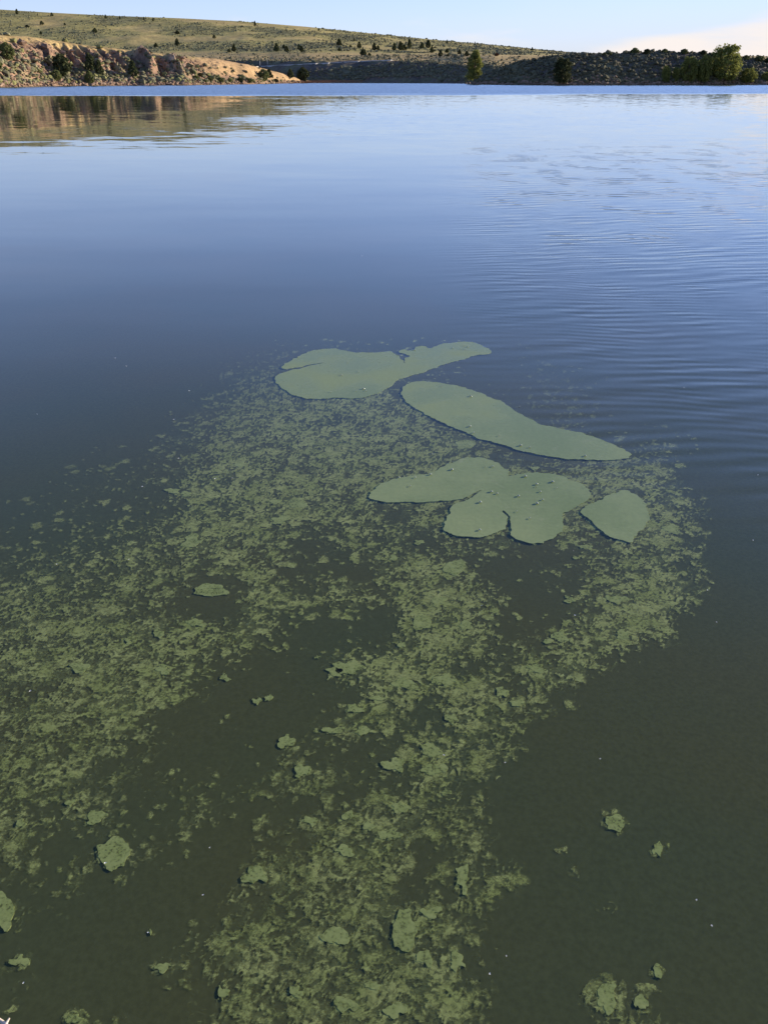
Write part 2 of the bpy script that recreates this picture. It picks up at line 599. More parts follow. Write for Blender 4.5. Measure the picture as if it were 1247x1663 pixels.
def terrain(px, Y):
    """height, and the weights of the landforms, at columns px and distances Y"""
    X = (px - W / 2) / HS * Y
    Ys = shore_Y(px) + 3.0 * fbm(px / 34.0, px * 0 + 0.5, 3, 5)
    # left bluff
    Y1 = Ys + left_off(px)
    zl1 = z_of(left_y(px), Y1)
    zl, tl = face(px, Y, Ys, Y1, zl1, 1.55, 0.10)
    rough = sstep(tl, 0.02, 0.2) * sstep(tl, 0.95, 0.55) * sstep(px, 430, 330)
    c = px + 42 * tl + 14 * fbm(px / 40, tl * 3, 2, 3)
    gul = np.abs(perlin(c / 17.0, px * 0 + 2.2, 9)) * 1.8
    gz = sstep(px, 20, 110) * sstep(px, 330, 285)
    zl = zl + rough * ((gul - 0.55) * 4.8 * gz * sstep(tl, 0.12, 0.35)
                       + 1.5 * fbm(X / 7, Y / 7, 4, 21) + 0.8 * np.abs(fbm(X / 2.6, Y / 2.6, 3, 31)))
    zl = zl + (1 - rough) * 0.35 * fbm(X / 9, Y / 9, 3, 23) * (tl > 0)
    # dark bank across the middle
    Yq = mid_Y(px) + 3.0 * fbm(px / 34.0, px * 0 + 0.5, 3, 5)
    Ym = Yq + 34
    zm1 = z_of(mid_y(px), Ym)
    zm, tm = face(px, Y, Yq, Ym, zm1, 1.25, -0.035)
    zm = zm + (tm > 0) * sstep(tm, 0, 0.3) * 0.7 * fbm(X / 12, Y / 12, 4, 41)
    # far grassy hill
    Yh0 = Yq + 95.0
    Yh1 = 1000.0
    zh0 = z_of(np.minimum(mid_y(px), 96) - 6, Yh0)
    zh1 = z_of(hill_y(px), Yh1)
    th = (Y - Yh0) / (Yh1 - Yh0)
    tcl = np.clip(th, 0, 1)
    zh = zh0 + (zh1 - zh0) * (tcl ** 1.12) + 2.4 * fbm(X / 70, Y / 90, 4, 51) * sstep(th, 0.02, 0.25) * sstep(th, 1.0, 0.8)
    zh = np.where(th > 1, zh1 - (Y - Yh1) * 0.06, zh)
    blend = sstep(th, -0.10, 0.04)
    zmh = np.where(th < -0.10, zm, np.maximum(zm * (1 - blend) + zh * blend, 0 * zh))
    # right hill
    Y2 = Ys + right_off(px)
    zr1 = z_of(right_y(px), Y2)
    zr, tr = face(px, Y, Ys, Y2, zr1, 1.3, 0.05)
    zr = zr + (tr > 0) * sstep(tr, 0, 0.25) * (0.7 * fbm(X / 8, Y / 8, 4, 61) + 0.25 * fbm(X / 2.5, Y / 2.5, 2, 67))
    z = np.maximum(np.maximum(zl, zr), zmh)
    who = np.argmax(np.stack([zl + 0 * z, zmh, zr + 0 * z]), axis=0)
    return X, z, who, tl, tm, th, tr


gp, gy = np.meshgrid(PX, YR)
gX, gZ, who, tl, tm, th, tr = terrain(gp, gy)
gZ = np.maximum(gZ, -3.0)
nr, nc = gp.shape
# colours of soil, dry grass and sage flats
soil = np.array([0.235, 0.150, 0.095])
gold = np.array([0.47, 0.34, 0.145])
olive = np.array([0.325, 0.282, 0.098])
sagec = np.array([0.165, 0.160, 0.075])
brown = np.array([0.135, 0.108, 0.080])  # soil of the shaded banks, darkened so the colour carries some shade
pale = np.array([0.60, 0.47, 0.30])
nA = fbm(gX / 60, gy / 85, 4, 71)
nB = fbm(gX / 14, gy / 14, 4, 73)


def lerp(a, b, f):
    return a + (b - a) * f[..., None]


cH = lerp(np.broadcast_to(olive, gp.shape + (3,)), gold, sstep(nA, -0.05, 0.4) * 0.55)
cH = lerp(cH, sagec, sstep(nA, -0.05, -0.38) * 0.8)
cH = lerp(cH, gold, sstep(th, 0.13, 0.02) * 0.85)
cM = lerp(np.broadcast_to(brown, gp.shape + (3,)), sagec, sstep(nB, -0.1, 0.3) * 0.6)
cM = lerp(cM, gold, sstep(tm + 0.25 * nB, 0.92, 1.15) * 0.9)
cMH = lerp(cM, cH, sstep(th, -0.06, 0.03))
cL = lerp(np.broadcast_to(soil, gp.shape + (3,)), sagec * 1.35, sstep(nB, 0.05, 0.4) * 0.6 * sstep(tl, 0.6, 0.3))
cL = lerp(cL, soil * 0.72, sstep(nB, -0.05, -0.4) * 0.7)
cL = lerp(cL, gold * 0.82, sstep(tl + 0.16 * nB, 0.56, 0.84))
pp = np.exp(-(((gp - 283) / 9.0) ** 2 + ((tl - 0.55) / 0.14) ** 2))
cL = lerp(cL, pale, np.clip(pp * 1.3, 0, 1))
cL = lerp(cL, gold * np.array([0.76, 0.70, 0.82]), sstep(gp, 310, 350) * sstep(tl, 0.16, 0.34))
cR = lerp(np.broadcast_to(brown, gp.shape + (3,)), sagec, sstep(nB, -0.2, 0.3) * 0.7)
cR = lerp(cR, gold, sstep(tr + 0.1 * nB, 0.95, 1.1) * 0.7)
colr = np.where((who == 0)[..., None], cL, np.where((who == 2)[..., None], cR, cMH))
wet = sstep(gZ, 0.9, 0.2) * 0.45
colr = lerp(colr, np.array([0.13, 0.10, 0.075]), wet)
rgba = np.concatenate([colr, np.ones(gp.shape + (1,))], -1)
verts = np.stack([gX, gy, gZ], -1).reshape(-1, 3)
idx = np.arange(nr * nc).reshape(nr, nc)
faces = np.stack([idx[:-1, :-1], idx[:-1, 1:], idx[1:, 1:], idx[1:, :-1]], -1).reshape(-1, 4)
zz = gZ.ravel()
keep = zz[faces].max(1) > -0.8
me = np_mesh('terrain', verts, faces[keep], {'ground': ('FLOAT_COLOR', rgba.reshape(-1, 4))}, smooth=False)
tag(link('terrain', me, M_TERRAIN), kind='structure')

# projected height of every terrain vertex, for setting things on the ground seen at a pixel
gpy = project(gX, gy, gZ)[1]


def ground_at(px, py):
    """the visible ground point at a photo pixel"""
    j = int(np.clip(round((px - PX[0]) / 2.0), 0, nc - 1))
    colp = gpy[:, j]
    ok = np.where((gZ[:, j] > 0.02) & (colp <= py))[0]
    i = ok[0] if len(ok) else int(np.argmin(np.where(gZ[:, j] > 0.02, colp, 1e9)))
    return float(gX[i, j]), float(gy[i, j]), float(gZ[i, j])


def height_at(px, Y):
    r = terrain(np.asarray(px, float), np.asarray(Y, float))
    return r[0], r[1], r[2], r[3], r[6], r[5], r[4]


# near bank under the camera, behind the frame's lower edge
bx, by = np.meshgrid(np.linspace(-60, 60, 61), np.linspace(-40, 0.35, 34))
bz = 0.42 * sstep(by, 0.3, -1.2) + 0.035 * np.clip(-by, 0, 40) - 0.25 * sstep(by, -0.4, 0.35) + 0.06 * fbm(bx, by, 3, 81)
bi = np.arange(bx.size).reshape(bx.shape)
bf = np.stack([bi[:-1, :-1], bi[:-1, 1:], bi[1:, 1:], bi[1:, :-1]], -1).reshape(-1, 4)
bc = np.concatenate([np.broadcast_to(soil * 0.8, bx.shape + (3,)), np.ones(bx.shape + (1,))], -1)
me = np_mesh('near_bank', np.stack([bx, by, bz], -1).reshape(-1, 3), bf, {'ground': ('FLOAT_COLOR', bc.reshape(-1, 4))}, True)
tag(link('near_bank', me, M_TERRAIN), kind='structure')

# ---------------------------------------------------------------- road along the far bank
rp = prof([(415, 108.8), (460, 106.6), (500, 104.6), (550, 102.2), (600, 99.6), (640, 98.2), (690, 97.0)])
rv, rf = [], []
for k, p in enumerate(np.arange(418, 640, 4.0)):
    py = float(rp(p))
    X0, Y0, Z0 = ground_at(p, py)
    Zr = z_of(py, Y0) + 0.35
    rv += [(X0, Y0 - 0.6, Zr), (X0, Y0 + 4.2, Zr + 0.05), (X0, Y0 - 0.9, Zr - 0.75)]
    if k:
        a = (k - 1) * 3
        rf += [(a, a + 3, a + 4, a + 1), (a + 2, a + 5, a + 3, a)]
tag(link('road', np_mesh('road', rv, rf), M_ROAD), kind='structure')

# ---------------------------------------------------------------- sagebrush, rocks, reeds (uncountable)
ICO_V = []
ph_ = (1 + 5 ** 0.5) / 2
for a, b in ((-1, ph_), (1, ph_), (-1, -ph_), (1, -ph_)):
    ICO_V += [(a, b, 0)]
for a, b in ((-1, ph_), (1, ph_), (-1, -ph_), (1, -ph_)):
    ICO_V += [(0, a, b)]
for a, b in ((ph_, -1), (ph_, 1), (-ph_, -1), (-ph_, 1)):
    ICO_V += [(a, 0, b)]
ICO_V = np.array(ICO_V) / math.sqrt(1 + ph_ * ph_)
ICO_F = np.array([(0, 11, 5), (0, 5, 1), (0, 1, 7), (0, 7, 10), (0, 10, 11), (1, 5, 9), (5, 11, 4), (11, 10, 2), (10, 7, 6), (7, 1, 8),
                  (3, 9, 4), (3, 4, 2), (3, 2, 6), (3, 6, 8), (3, 8, 9), (4, 9, 5), (2, 4, 11), (6, 2, 10), (8, 6, 7), (9, 8, 1)])


def scatter_blobs(name, pos, size, flat, tint, mat, jit):
    n = len(pos)
    j = 1 + jit * (rng.random((n, 12, 1)) - 0.5) * 2
    v = ICO_V[None] * j
    s = np.stack([size * (0.8 + 0.5 * rng.random(n)), size * (0.8 + 0.5 * rng.random(n)), size * flat], -1)
    v = v * s[:, None, :]
    a = rng.random(n) * 6.283
    ca, sa = np.cos(a)[:, None], np.sin(a)[:, None]
    x = v[..., 0] * ca - v[..., 1] * sa
    y = v[..., 0] * sa + v[..., 1] * ca
    v = np.stack([x, y, v[..., 2]], -1) + pos[:, None, :]
    f = (ICO_F[None] + (np.arange(n) * 12)[:, None, None]).reshape(-1, 3)
    attrs = None
    if tint is not None:
        tt = np.concatenate([np.repeat(tint[:, None, :], 12, 1), np.ones((n, 12, 1))], -1)
        attrs = {'tint': ('FLOAT_COLOR', tt.reshape(-1, 4))}
    return link(name, np_mesh(name, v.reshape(-1, 3), f, attrs), mat)


# sage on all slopes: drawn in picture columns so that the count follows what can be seen
n = 72000
cp = rng.uniform(-150, 1400, n)
u = rng.random(n)
Ys_ = shore_Y(cp)
cY = Ys_ + 1.5 + (u ** 1.7) * (1000 - Ys_)
hx, hz, hw, htl, htr, hth, htm = height_at(cp, cY)
den = sstep(fbm(hx / 60, cY / 85, 4, 71) + 0.25 * fbm(hx / 17, cY / 26, 2, 77), 0.22, -0.22)
den = np.where(hw == 0, (0.5 * sstep(htl, 0.60, 0.35) + 0.03) * (1 - 0.8 * sstep(cp, 300, 350) * sstep(htl, 0.1, 0.25)), den)
den = np.where(hw == 2, 0.95 * np.where(htr > 1.05, 0.5, 1), den)
den = np.where((hw == 1) & (hth < 0.0), np.where(htm < 1.0, 0.9, 0.25), den)
den = np.where((hw == 1) & (hth > 0) & (hth < 0.12), den * 0.25, den)
roadY = np.array([ground_at(p, float(rp(p)))[1] for p in np.arange(416, 644, 4.0)])
rY = np.interp(cp, np.arange(416, 644, 4.0), roadY)
onroad = (cp > 416) & (cp < 642) & (cY > rY - 9) & (cY < rY + 6)
ok = (rng.random(n) < den) & (hz > 0.6) & ~onroad
cp, cY, hx, hz, hw, htl, hth = cp[ok], cY[ok], hx[ok], hz[ok], hw[ok], htl[ok], hth[ok]
size = np.clip(rng.lognormal(-0.85, 0.35, len(cp)), 0.2, 1.1) * np.where(hw == 1, 1.15, np.where(hw == 2, 1.1, 1.25))
base = np.array([0.146, 0.138, 0.080])
tint = base * (0.7 + 0.6 * rng.random((len(cp), 1))) * np.where(((rng.random(len(cp)) < 0.3) & (hw == 0))[:, None], np.array([1.12, 1.16, 0.80]), 1.0)
tint = np.where((hw == 2)[:, None], tint * 0.72, np.where(((hw == 1) & (hth > 0))[:, None], tint * 1.12, tint))  # shade painted into the right hill's sage, sunlight into the big hill's
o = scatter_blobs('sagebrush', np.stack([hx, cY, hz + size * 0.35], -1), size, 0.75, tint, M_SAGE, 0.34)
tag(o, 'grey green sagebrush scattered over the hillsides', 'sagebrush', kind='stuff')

# stones along the waterline and on the bluff
n = 6500
cp = rng.uniform(-150, 1300, n)
onshore = rng.random(n) < 0.42
off = np.where(onshore, rng.random(n) ** 2 * 4.5 + 0.15, rng.random(n) * 38)
cY = shore_Y(cp) + off
hx, hz, hw, htl, htr, hth, htm = height_at(cp, cY)
ok = (hz > 0.02) & ((onshore & ((hw != 1) | (rng.random(n) < 0.2))) | ((hw == 0) & (htl < 0.68) & (cp < 330)))
cp, cY, hx, hz, hw, onshore = cp[ok], cY[ok], hx[ok], hz[ok], hw[ok], onshore[ok]
size = np.clip(rng.lognormal(-0.95, 0.5, len(cp)), 0.12, 1.5)
size = np.where(onshore, np.minimum(size, 0.7), size)
o = scatter_blobs('rocks', np.stack([hx, cY, hz + size * 0.2], -1), size, 0.7, None, M_ROCK, 0.42)
tag(o, 'reddish broken rocks along the waterline and on the bluff', 'rocks', kind='stuff')

# dry reeds in the shallow corner
n = 5200
cp = rng.normal(555, 42, n)
cY = shore_Y(cp) + rng.uniform(-1.5, 5.0, n)
hx = (cp - W / 2) / HS * cY
h = rng.uniform(0.7, 1.7, n)
lean = rng.normal(0, 0.18, (n, 2))
wd = rng.uniform(0.03, 0.07, n)
v = np.zeros((n, 3, 3))
v[:, 0] = np.stack([hx - wd, cY, 0 * h - 0.05], -1)
v[:, 1] = np.stack([hx + wd, cY, 0 * h - 0.05], -1)
v[:, 2] = np.stack([hx + lean[:, 0], cY + lean[:, 1], h], -1)
o = link('reeds', np_mesh('reeds', v.reshape(-1, 3), np.arange(n * 3).reshape(n, 3)), M_REED)
tag(o, 'strip of reddish dry reeds at the far waterline', 'reeds', kind='stuff')

# ---------------------------------------------------------------- trees
def tube(pts, radii, sides=7):
    """tapered tube through points, as vertex and triangle lists"""
    vs, fs = [], []
    pts = [Vector(p) for p in pts]
    for i, p in enumerate(pts):
        d = (pts[min(i + 1, len(pts) - 1)] - pts[max(i - 1, 0)]).normalized()
        a = d.orthogonal().normalized()
        b = d.cross(a)
        for k in range(sides):
            q = 2 * math.pi * k / sides
            vs.append(tuple(p + (a * math.cos(q) + b * math.sin(q)) * radii[i]))
    for i in range(len(pts) - 1):
        for k in range(sides):
            a0 = i * sides + k
            a1 = i * sides + (k + 1) % sides
            fs += [(a0, a1, a1 + sides), (a0, a1 + sides, a0 + sides)]
    return vs, fs


def trunk_mesh(h, r, limbs, spread, seed, multi=1):
    rn = random.Random(seed)
    V, F = [], []

    def add(vf):
        o0 = len(V)
        V.extend(vf[0])
        F.extend([tuple(i + o0 for i in f) for f in vf[1]])
    for m_ in range(multi):
        lean = (rn.uniform(-0.1, 0.1) + (m_ - (multi - 1) / 2) * 0.25) * spread
        pts = [(0, 0, -0.3 * r * 4)]
        for k in range(1, 6):
            f = k / 5
            pts.append((lean * f + rn.uniform(-1, 1) * 0.03 * h, rn.uniform(-1, 1) * 0.03 * h, h * 0.85 * f))
        rad = [r * (1.15 - 0.95 * k / 5) for k in range(6)]
        add(tube(pts, rad))
        for q in range(limbs):
            f = rn.uniform(0.2, 0.85)
            k = min(4, int(f * 5))
            b0 = Vector(pts[k]).lerp(Vector(pts[k + 1]), f * 5 - k)
            a = rn.uniform(0, 6.283)
            L = spread * rn.uniform(0.5, 0.85) * (1.15 - 0.6 * f)
            e = b0 + Vector((math.cos(a) * L, math.sin(a) * L, L * rn.uniform(0.25, 0.8)))
            mid = b0.lerp(e, 0.5) + Vector((0, 0, -0.06 * L))
            add(tube([b0, mid, e], [r * 0.4 * (1 - 0.6 * f), r * 0.28 * (1 - 0.6 * f), r * 0.07], 5))
    return np_mesh('trunk', V, np.array(F), None, True)


def crown_mesh(kind, seed, clumps, tufts, leaf):
    """unit crown: height 1, radius about 0.5 of its width; leaf-sized faces in clumps"""
    r_ = np.random.default_rng(seed)
    cs, rad = [], []
    while len(cs) < clumps:
        t = r_.random()
        if kind == 'juniper':
            R_ = 0.5 * (min(1, t / 0.16) ** 0.6) * (1 - max(0, t - 0.12) / 0.88) ** 0.62 + 0.03
        elif kind == 'round':
            R_ = 0.5 * math.sqrt(max(0.02, 1 - (2 * t - 0.92) ** 2)) * (0.85 + 0.15 * r_.random())
        elif kind == 'tall':
            R_ = 0.5 * (0.72 + 0.16 * math.sin(t * 11 + 1) + 0.2 * (r_.random() - 0.5)) * min(1, t / 0.05 + 0.5) * (1 - t ** 4) ** 0.5 + 0.05
        else:
            R_ = 0.5 * math.sqrt(max(0.05, 1 - (1.6 * t - 0.75) ** 2)) * (0.65 + 0.4 * r_.random())
        a = r_.random() * 6.283
        q = math.sqrt(r_.uniform(0.25, 1.0)) * R_
        cs.append((math.cos(a) * q, math.sin(a) * q, 0.03 + 0.94 * t))
        rad.append(r_.uniform(0.06, 0.13) * (1.0 if kind != 'juniper' else 0.8))
    cs = np.array(cs)
    rad = np.array(rad)
    n_ = clumps * tufts
    ci = np.repeat(np.arange(clumps), tufts)
    d = r_.normal(size=(n_, 3))
    d /= np.linalg.norm(d, axis=1, keepdims=True)
    p = cs[ci] + d * (rad[ci] * r_.random(n_) ** 0.4)[:, None]
    nrm = d * 0.6 + r_.normal(size=(n_, 3)) * 0.6 + np.array([0, 0, 0.3])
    nrm /= np.linalg.norm(nrm, axis=1, keepdims=True)
    a = np.cross(nrm, r_.normal(size=(n_, 3)))
    a /= np.linalg.norm(a, axis=1, keepdims=True)
    b = np.cross(nrm, a)
    s = leaf * r_.uniform(0.6, 1.3, n_)[:, None]
    v = np.stack([p - a * s, p - b * s * 0.5 + nrm * s * 0.15, p + a * s, p + b * s * 0.6 - nrm * s * 0.1], 1)
    f = np.arange(n_ * 4).reshape(n_, 4)
    return np_mesh('crown', v.reshape(-1, 3), f)


JUN = [crown_mesh('juniper', 100 + i, 95, 22, 0.075) for i in range(4)]
RND = [crown_mesh('round', 200 + i, 110, 24, 0.07) for i in range(3)]
BROAD = [crown_mesh('broad', 300 + i, 190, 34, 0.034) for i in range(3)]
TALL = [crown_mesh('tall', 401, 170, 34, 0.034)]
TRK = [trunk_mesh(1.0, 0.045, 5, 0.42, 500 + i) for i in range(3)]
TRK_M = [trunk_mesh(1.0, 0.035, 6, 0.45, 520 + i, 3) for i in range(2)]


def tree(name, label, cat, px, py, hpx, wpx, crown, trunk, mat, group=None, lift=0.06, i=0, off=None):
    X0, Y0, Z0 = ground_at(px, py)
    if off:
        X0 += off[0]
        Y0 += off[1]
    h_ = hpx / VS * Y0
    wd_ = wpx / HS * Y0
    e = bpy.data.objects.new(name, None)
    col.objects.link(e)
    e.location = (X0, Y0, Z0 - 0.05)
    e.rotation_euler = (0, 0, rng.random() * 6.28)
    tag(e, label, cat, group)
    t = link('trunk', trunk, M_TRUNK, e)
    t.scale = (wd_ * 0.8, wd_ * 0.8, h_)
    c = bpy.data.objects.new('crown', crown)
    col.objects.link(c)
    c.parent = e
    if not crown.materials:
        crown.materials.append(mat)
    c.location = (0, 0, h_ * lift)
    c.scale = (wd_, wd_, h_ * (1 - lift))
    return e


# junipers dotted over the far hill: (pixel column, base row, height, width)
FAR = [(166, 54, 8, 8), (297, 56, 6, 9), (294, 75, 12, 8), (260, 77, 7, 7), (354, 63, 6, 6), (383, 84, 12, 8), (375, 85, 6, 6),
       (273, 76, 3.5, 4), (85, 41, 6, 7), (60, 45, 4, 8), (79, 56, 5, 5), (0, 52, 9, 9), (119, 42, 4, 4), (452, 84, 13, 10),
       (469, 85, 10, 8), (465, 79, 6, 6), (487, 81, 9, 6), (492, 85, 10, 8), (553, 75, 12, 9), (553, 83, 6, 6), (570, 78, 5, 5),
       (583, 79, 11, 8), (575, 67, 4, 4), (590, 90, 10, 12), (599, 91, 5, 6), (608, 82, 12, 8), (614, 82, 8, 7), (641, 82, 12, 8),
       (650, 82, 14, 9), (657, 82, 9, 9), (665, 80, 16, 8), (683, 79, 10, 8), (694, 78, 13, 9), (699, 86, 11, 7), (705, 84, 4, 4),
       (714, 92, 11, 8), (724, 86, 7, 7), (726, 92, 5, 5), (743, 88, 7, 7), (756, 91, 8, 8)]
FAR_OWN = {(665, 80): 'tallest juniper of the line across the grassy hill',
           (590, 90): 'round squat juniper on the golden grass just above the road',
           (714, 92): 'pointed juniper low on the golden grass between the tree line and the shaded bank',
           (294, 75): 'pointed juniper on the hill slope straight above the pale bluff outcrop',
           (166, 54): 'lone round juniper on the hill above the close pair on the bluff',
           (452, 84): 'first thick juniper of the hillside line, above the round one at the bluff end'}
for k, (px, py, hp, wp) in enumerate(FAR):
    own = FAR_OWN.get((px, py))
    tree('juniper', own or 'small dark juniper dotted on the lit slope of the big grassy hill', 'tree', px, py, hp, wp,
         JUN[k % 4], TRK[k % 3], M_JUNIPER, None if own else 'junipers on the grassy hill', 0.05)
for k, (px, py, hp, wp) in enumerate([(18, 20.5, 5, 5), (47, 21.5, 7, 5), (102, 25, 4, 5), (186, 29, 5, 4), (207, 30, 4, 3), (246, 31.5, 4, 3),
                                      (261, 32.5, 4, 3), (420, 41, 7, 4), (520, 48.5, 3, 3), (723, 69, 5, 3), (767, 72.5, 5, 3), (861, 80.5, 4, 4)]):
    tree('skyline_juniper', 'tiny juniper standing on the skyline of the big grassy hill', 'tree', px, py + 2.0, hp + 1.5, wp,
         JUN[(k + 1) % 4], TRK[k % 3], M_JUNIPER, 'junipers on the skyline', 0.05)
tree('rusty_shrub', 'lone rusty brown shrub on the golden grass above the shaded bank', 'shrub', 805, 91, 5, 7, RND[0].copy(), TRK[0],
     mat_varied('rusty_foliage', (0.12, 0.055, 0.03), (0.17, 0.085, 0.04), 1.0))

# trees and shrubs on the left bluff
tree('juniper', 'pale olive juniper shrub high on the left bluff, beside its tan outcrop', 'tree', 20, 98, 27, 24, RND[0], TRK_M[0], M_SHRUB)
tree('juniper', 'broad dark juniper on the bluff, the widest of those above the rocky waterline', 'tree', 103, 126, 35, 30, RND[1], TRK[1], M_JUNIPER)
tree('juniper', 'taller back juniper of the close pair on the bluff slope', 'tree', 150, 119, 31, 19, JUN[0], TRK[2], M_JUNIPER)
tree('juniper', 'front juniper of the close pair on the bluff slope', 'tree', 163, 125, 27, 15, JUN[1], TRK[0], M_JUNIPER)
tree('juniper', 'lone pointed juniper at the foot of the dark gullies', 'tree', 218, 127, 27, 17, JUN[2], TRK[1], M_JUNIPER)
tree('shrub', 'bright green bush at the left foot of the broad dark juniper', 'shrub', 92, 132, 17, 18, RND[2], TRK_M[1], M_SHRUB)
tree('shrub', 'light green bush below the close pair of junipers', 'shrub', 146, 136, 20, 16, RND[0], TRK_M[0], M_SHRUB)
tree('shrub', 'green shrub cut off at the bluff edge above tan rock', 'shrub', 0, 112, 16, 16, RND[2], TRK_M[1], M_SHRUB)
tree('juniper', 'round dark juniper at the low end of the bluff', 'tree', 427, 132, 19, 19, RND[0].copy(), TRK[0], M_JUNIPER)
tree('juniper', 'smaller juniper tucked behind the round one at the low end of the bluff', 'tree', 438, 127, 15, 12, JUN[3], TRK[1], M_JUNIPER)
tree('juniper', 'small pointed juniper between two larger ones near the reeds', 'tree', 473, 128, 15, 12, JUN[1], TRK[2], M_JUNIPER)
tree('juniper', 'large domed juniper at the tip of the point beside the reeds', 'tree', 493, 133, 23, 21, RND[1], TRK[0], M_JUNIPER)
for k, (px, py, hp, wp) in enumerate([(405, 135, 7, 16), (390, 134, 7, 12), (358, 134, 8, 14), (372, 134.5, 6, 10), (448, 134, 5, 10),
                                      (340, 133, 7, 12), (318, 130, 7, 12), (326, 124, 6, 10), (332, 135, 6, 10)]):
    tree('waterline_shrub', 'low shrub at the waterline of the bluff point', 'shrub', px, py, hp, wp, RND[k % 3], TRK_M[k % 2],
         M_SHRUB if k in (5, 6, 7) else M_JUNIPER, 'low shrubs along the bluff point', 0.02)

# broad-leaved trees of the far and right shore
tree('willow_tree', 'tall ragged green tree by the water where the two shaded banks meet', 'tree', 770, 132.5, 49, 27, TALL[0], TRK_M[0], M_LEAF, lift=0.01)
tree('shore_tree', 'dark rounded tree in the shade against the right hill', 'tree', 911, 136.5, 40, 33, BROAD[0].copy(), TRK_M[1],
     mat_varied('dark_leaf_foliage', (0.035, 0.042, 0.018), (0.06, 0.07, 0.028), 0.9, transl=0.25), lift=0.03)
tree('shore_tree', 'small sunlit bush at the outer end of the right shore thicket', 'tree', 1080, 135, 26, 15, BROAD[1], TRK[0], M_LEAF, lift=0.05)
tree('shore_tree', 'slim small tree second in the right shore thicket', 'tree', 1097, 135, 24, 13, BROAD[2], TRK[1], M_LEAF, lift=0.05)
tree('shore_tree', 'medium sunlit tree in the thicket on the right shore', 'tree', 1117, 135, 40, 30, BROAD[0], TRK_M[0], M_LEAF, lift=0.07)
tree('shore_tree', 'medium tree touching the tallest tree of the right shore', 'tree', 1140, 135.5, 44, 27, BROAD[1], TRK[2], M_LEAF, lift=0.07)
tree('cottonwood_tree', 'tallest broad crowned tree on the right shore', 'tree', 1174, 135.5, 58, 52, BROAD[2], TRK_M[1], M_LEAF, lift=0.09)
tree('shore_tree', 'low spreading bush just past the tallest tree of the right shore', 'tree', 1214, 134.5, 23, 28, BROAD[1], TRK_M[0], M_LEAF, lift=0.03)
tree('shore_tree', 'low bush at the far end of the right shore thicket', 'tree', 1243, 132, 15, 20, BROAD[0], TRK_M[0], M_LEAF, lift=0.03)
for k, (px, py, hp, wp) in enumerate([(1023, 87, 9, 14), (1043, 87, 7, 12), (1072, 86, 6, 10), (1103, 88, 7, 10), (1134, 91, 8, 11), (1205, 97, 7, 13),
                                      (1226, 99, 8, 16), (1150, 92, 5, 9), (985, 89, 4, 8), (976, 89, 4, 7), (1240, 101, 6, 14), (1190, 95, 6, 10)]):
    tree('ridge_shrub', 'sagebrush clump rising above the crest of the shaded right hill', 'shrub', px, py + 1, hp + 1, wp, RND[k % 3], TRK_M[k % 2],
         M_JUNIPER, 'shrubs on the right crest', 0.02)

# two roadside marker posts
for px, py in ((425, 106.5), (437, 105.8)):
    X0, Y0, Z0 = ground_at(px, py)
    vs, fs = tube([(0, 0, -0.3), (0, 0, 1.5), (0, 0, 2.6)], [0.13, 0.12, 0.11], 6)
    o = link('marker_post', np_mesh('marker_post', vs, np.array(fs)), M_POST, None, (X0, Y0, Z0))
    tag(o, 'pale thin marker post beside the far road', 'post', 'roadside marker posts')

# ---------------------------------------------------------------- algae
DENS = """
000000012222222011100000
000000135555421113210000
000001356666662012310000
000113466666666511113310
012223566666655566666510
112233656665555555556640
223344665444454343445630
344454455342565322245640
555555416345366622347730
566666655211267622577600
666666531115766536641000
566666301013665654200000
556651010125635642000000
555531011341256440000000
555323322533566300000000
545312421145654400000000
411333002456643500000000
213200016566643550000000
121000035366656400000000
000001466666666300000000
210004366666667100000000
100000165667777400001100
003300556467777300065500
003300556467777300065500
""".split()
SPLATS = [(998, 1335, 22, .62), (1068, 1380, 17, .5), (985, 1618, 42, .66), (1048, 1628, 34, .55), (1068, 1577, 14, .55), (190, 1388, 38, .55), (12, 1480, 36, .5),
          (908, 1374, 10, .45), (925, 1415, 14, .42), (992, 1472, 12, .45), (245, 1513, 9, .4), (410, 1420, 30, .55), (260, 1570, 22, .5), (125, 1655, 22, .6), (36, 1560, 22, .5),
          (122, 1443, 20, .5), (1010, 1600, 18, .4), (760, 1650, 16, .4), (965, 1480, 8, .3)]
HOLES = [(322, 985, 52, 30, .85), (345, 950, 50, 22, .7), (505, 895, 42, 34, .6), (575, 925, 40, 24, .6), (640, 838, 34, 16, .6), (690, 882, 42, 20, .6), (825, 930, 55, 30, .75),
         (905, 897, 40, 16, .6), (612, 1015, 32, 34, .7), (880, 985, 60, 34, .6), (765, 1088, 30, 26, .5), (690, 1168, 24, 22, .7), (640, 1275, 30, 20, .3), (700, 1400, 38, 26, .7),
         (668, 1445, 34, 24, .6), (560, 1445, 20, 14, .5), (420, 1450, 22, 26, .6), (600, 1190, 24, 20, .4), (230, 820, 50, 26, .35), (420, 720, 34, 12, .4), (560, 690, 50, 12, .35),
         (470, 760, 40, 12, .35), (560, 800, 40, 12, .35), (120, 1210, 26, 18, .45), (60, 1120, 30, 14, .6), (200, 1180, 24, 14, .4), (530, 1540, 28, 16, .35), (640, 1560, 24, 14, .35)]
DM = np.array([[int(ch) for ch in r] for r in DENS], float) / 10.0


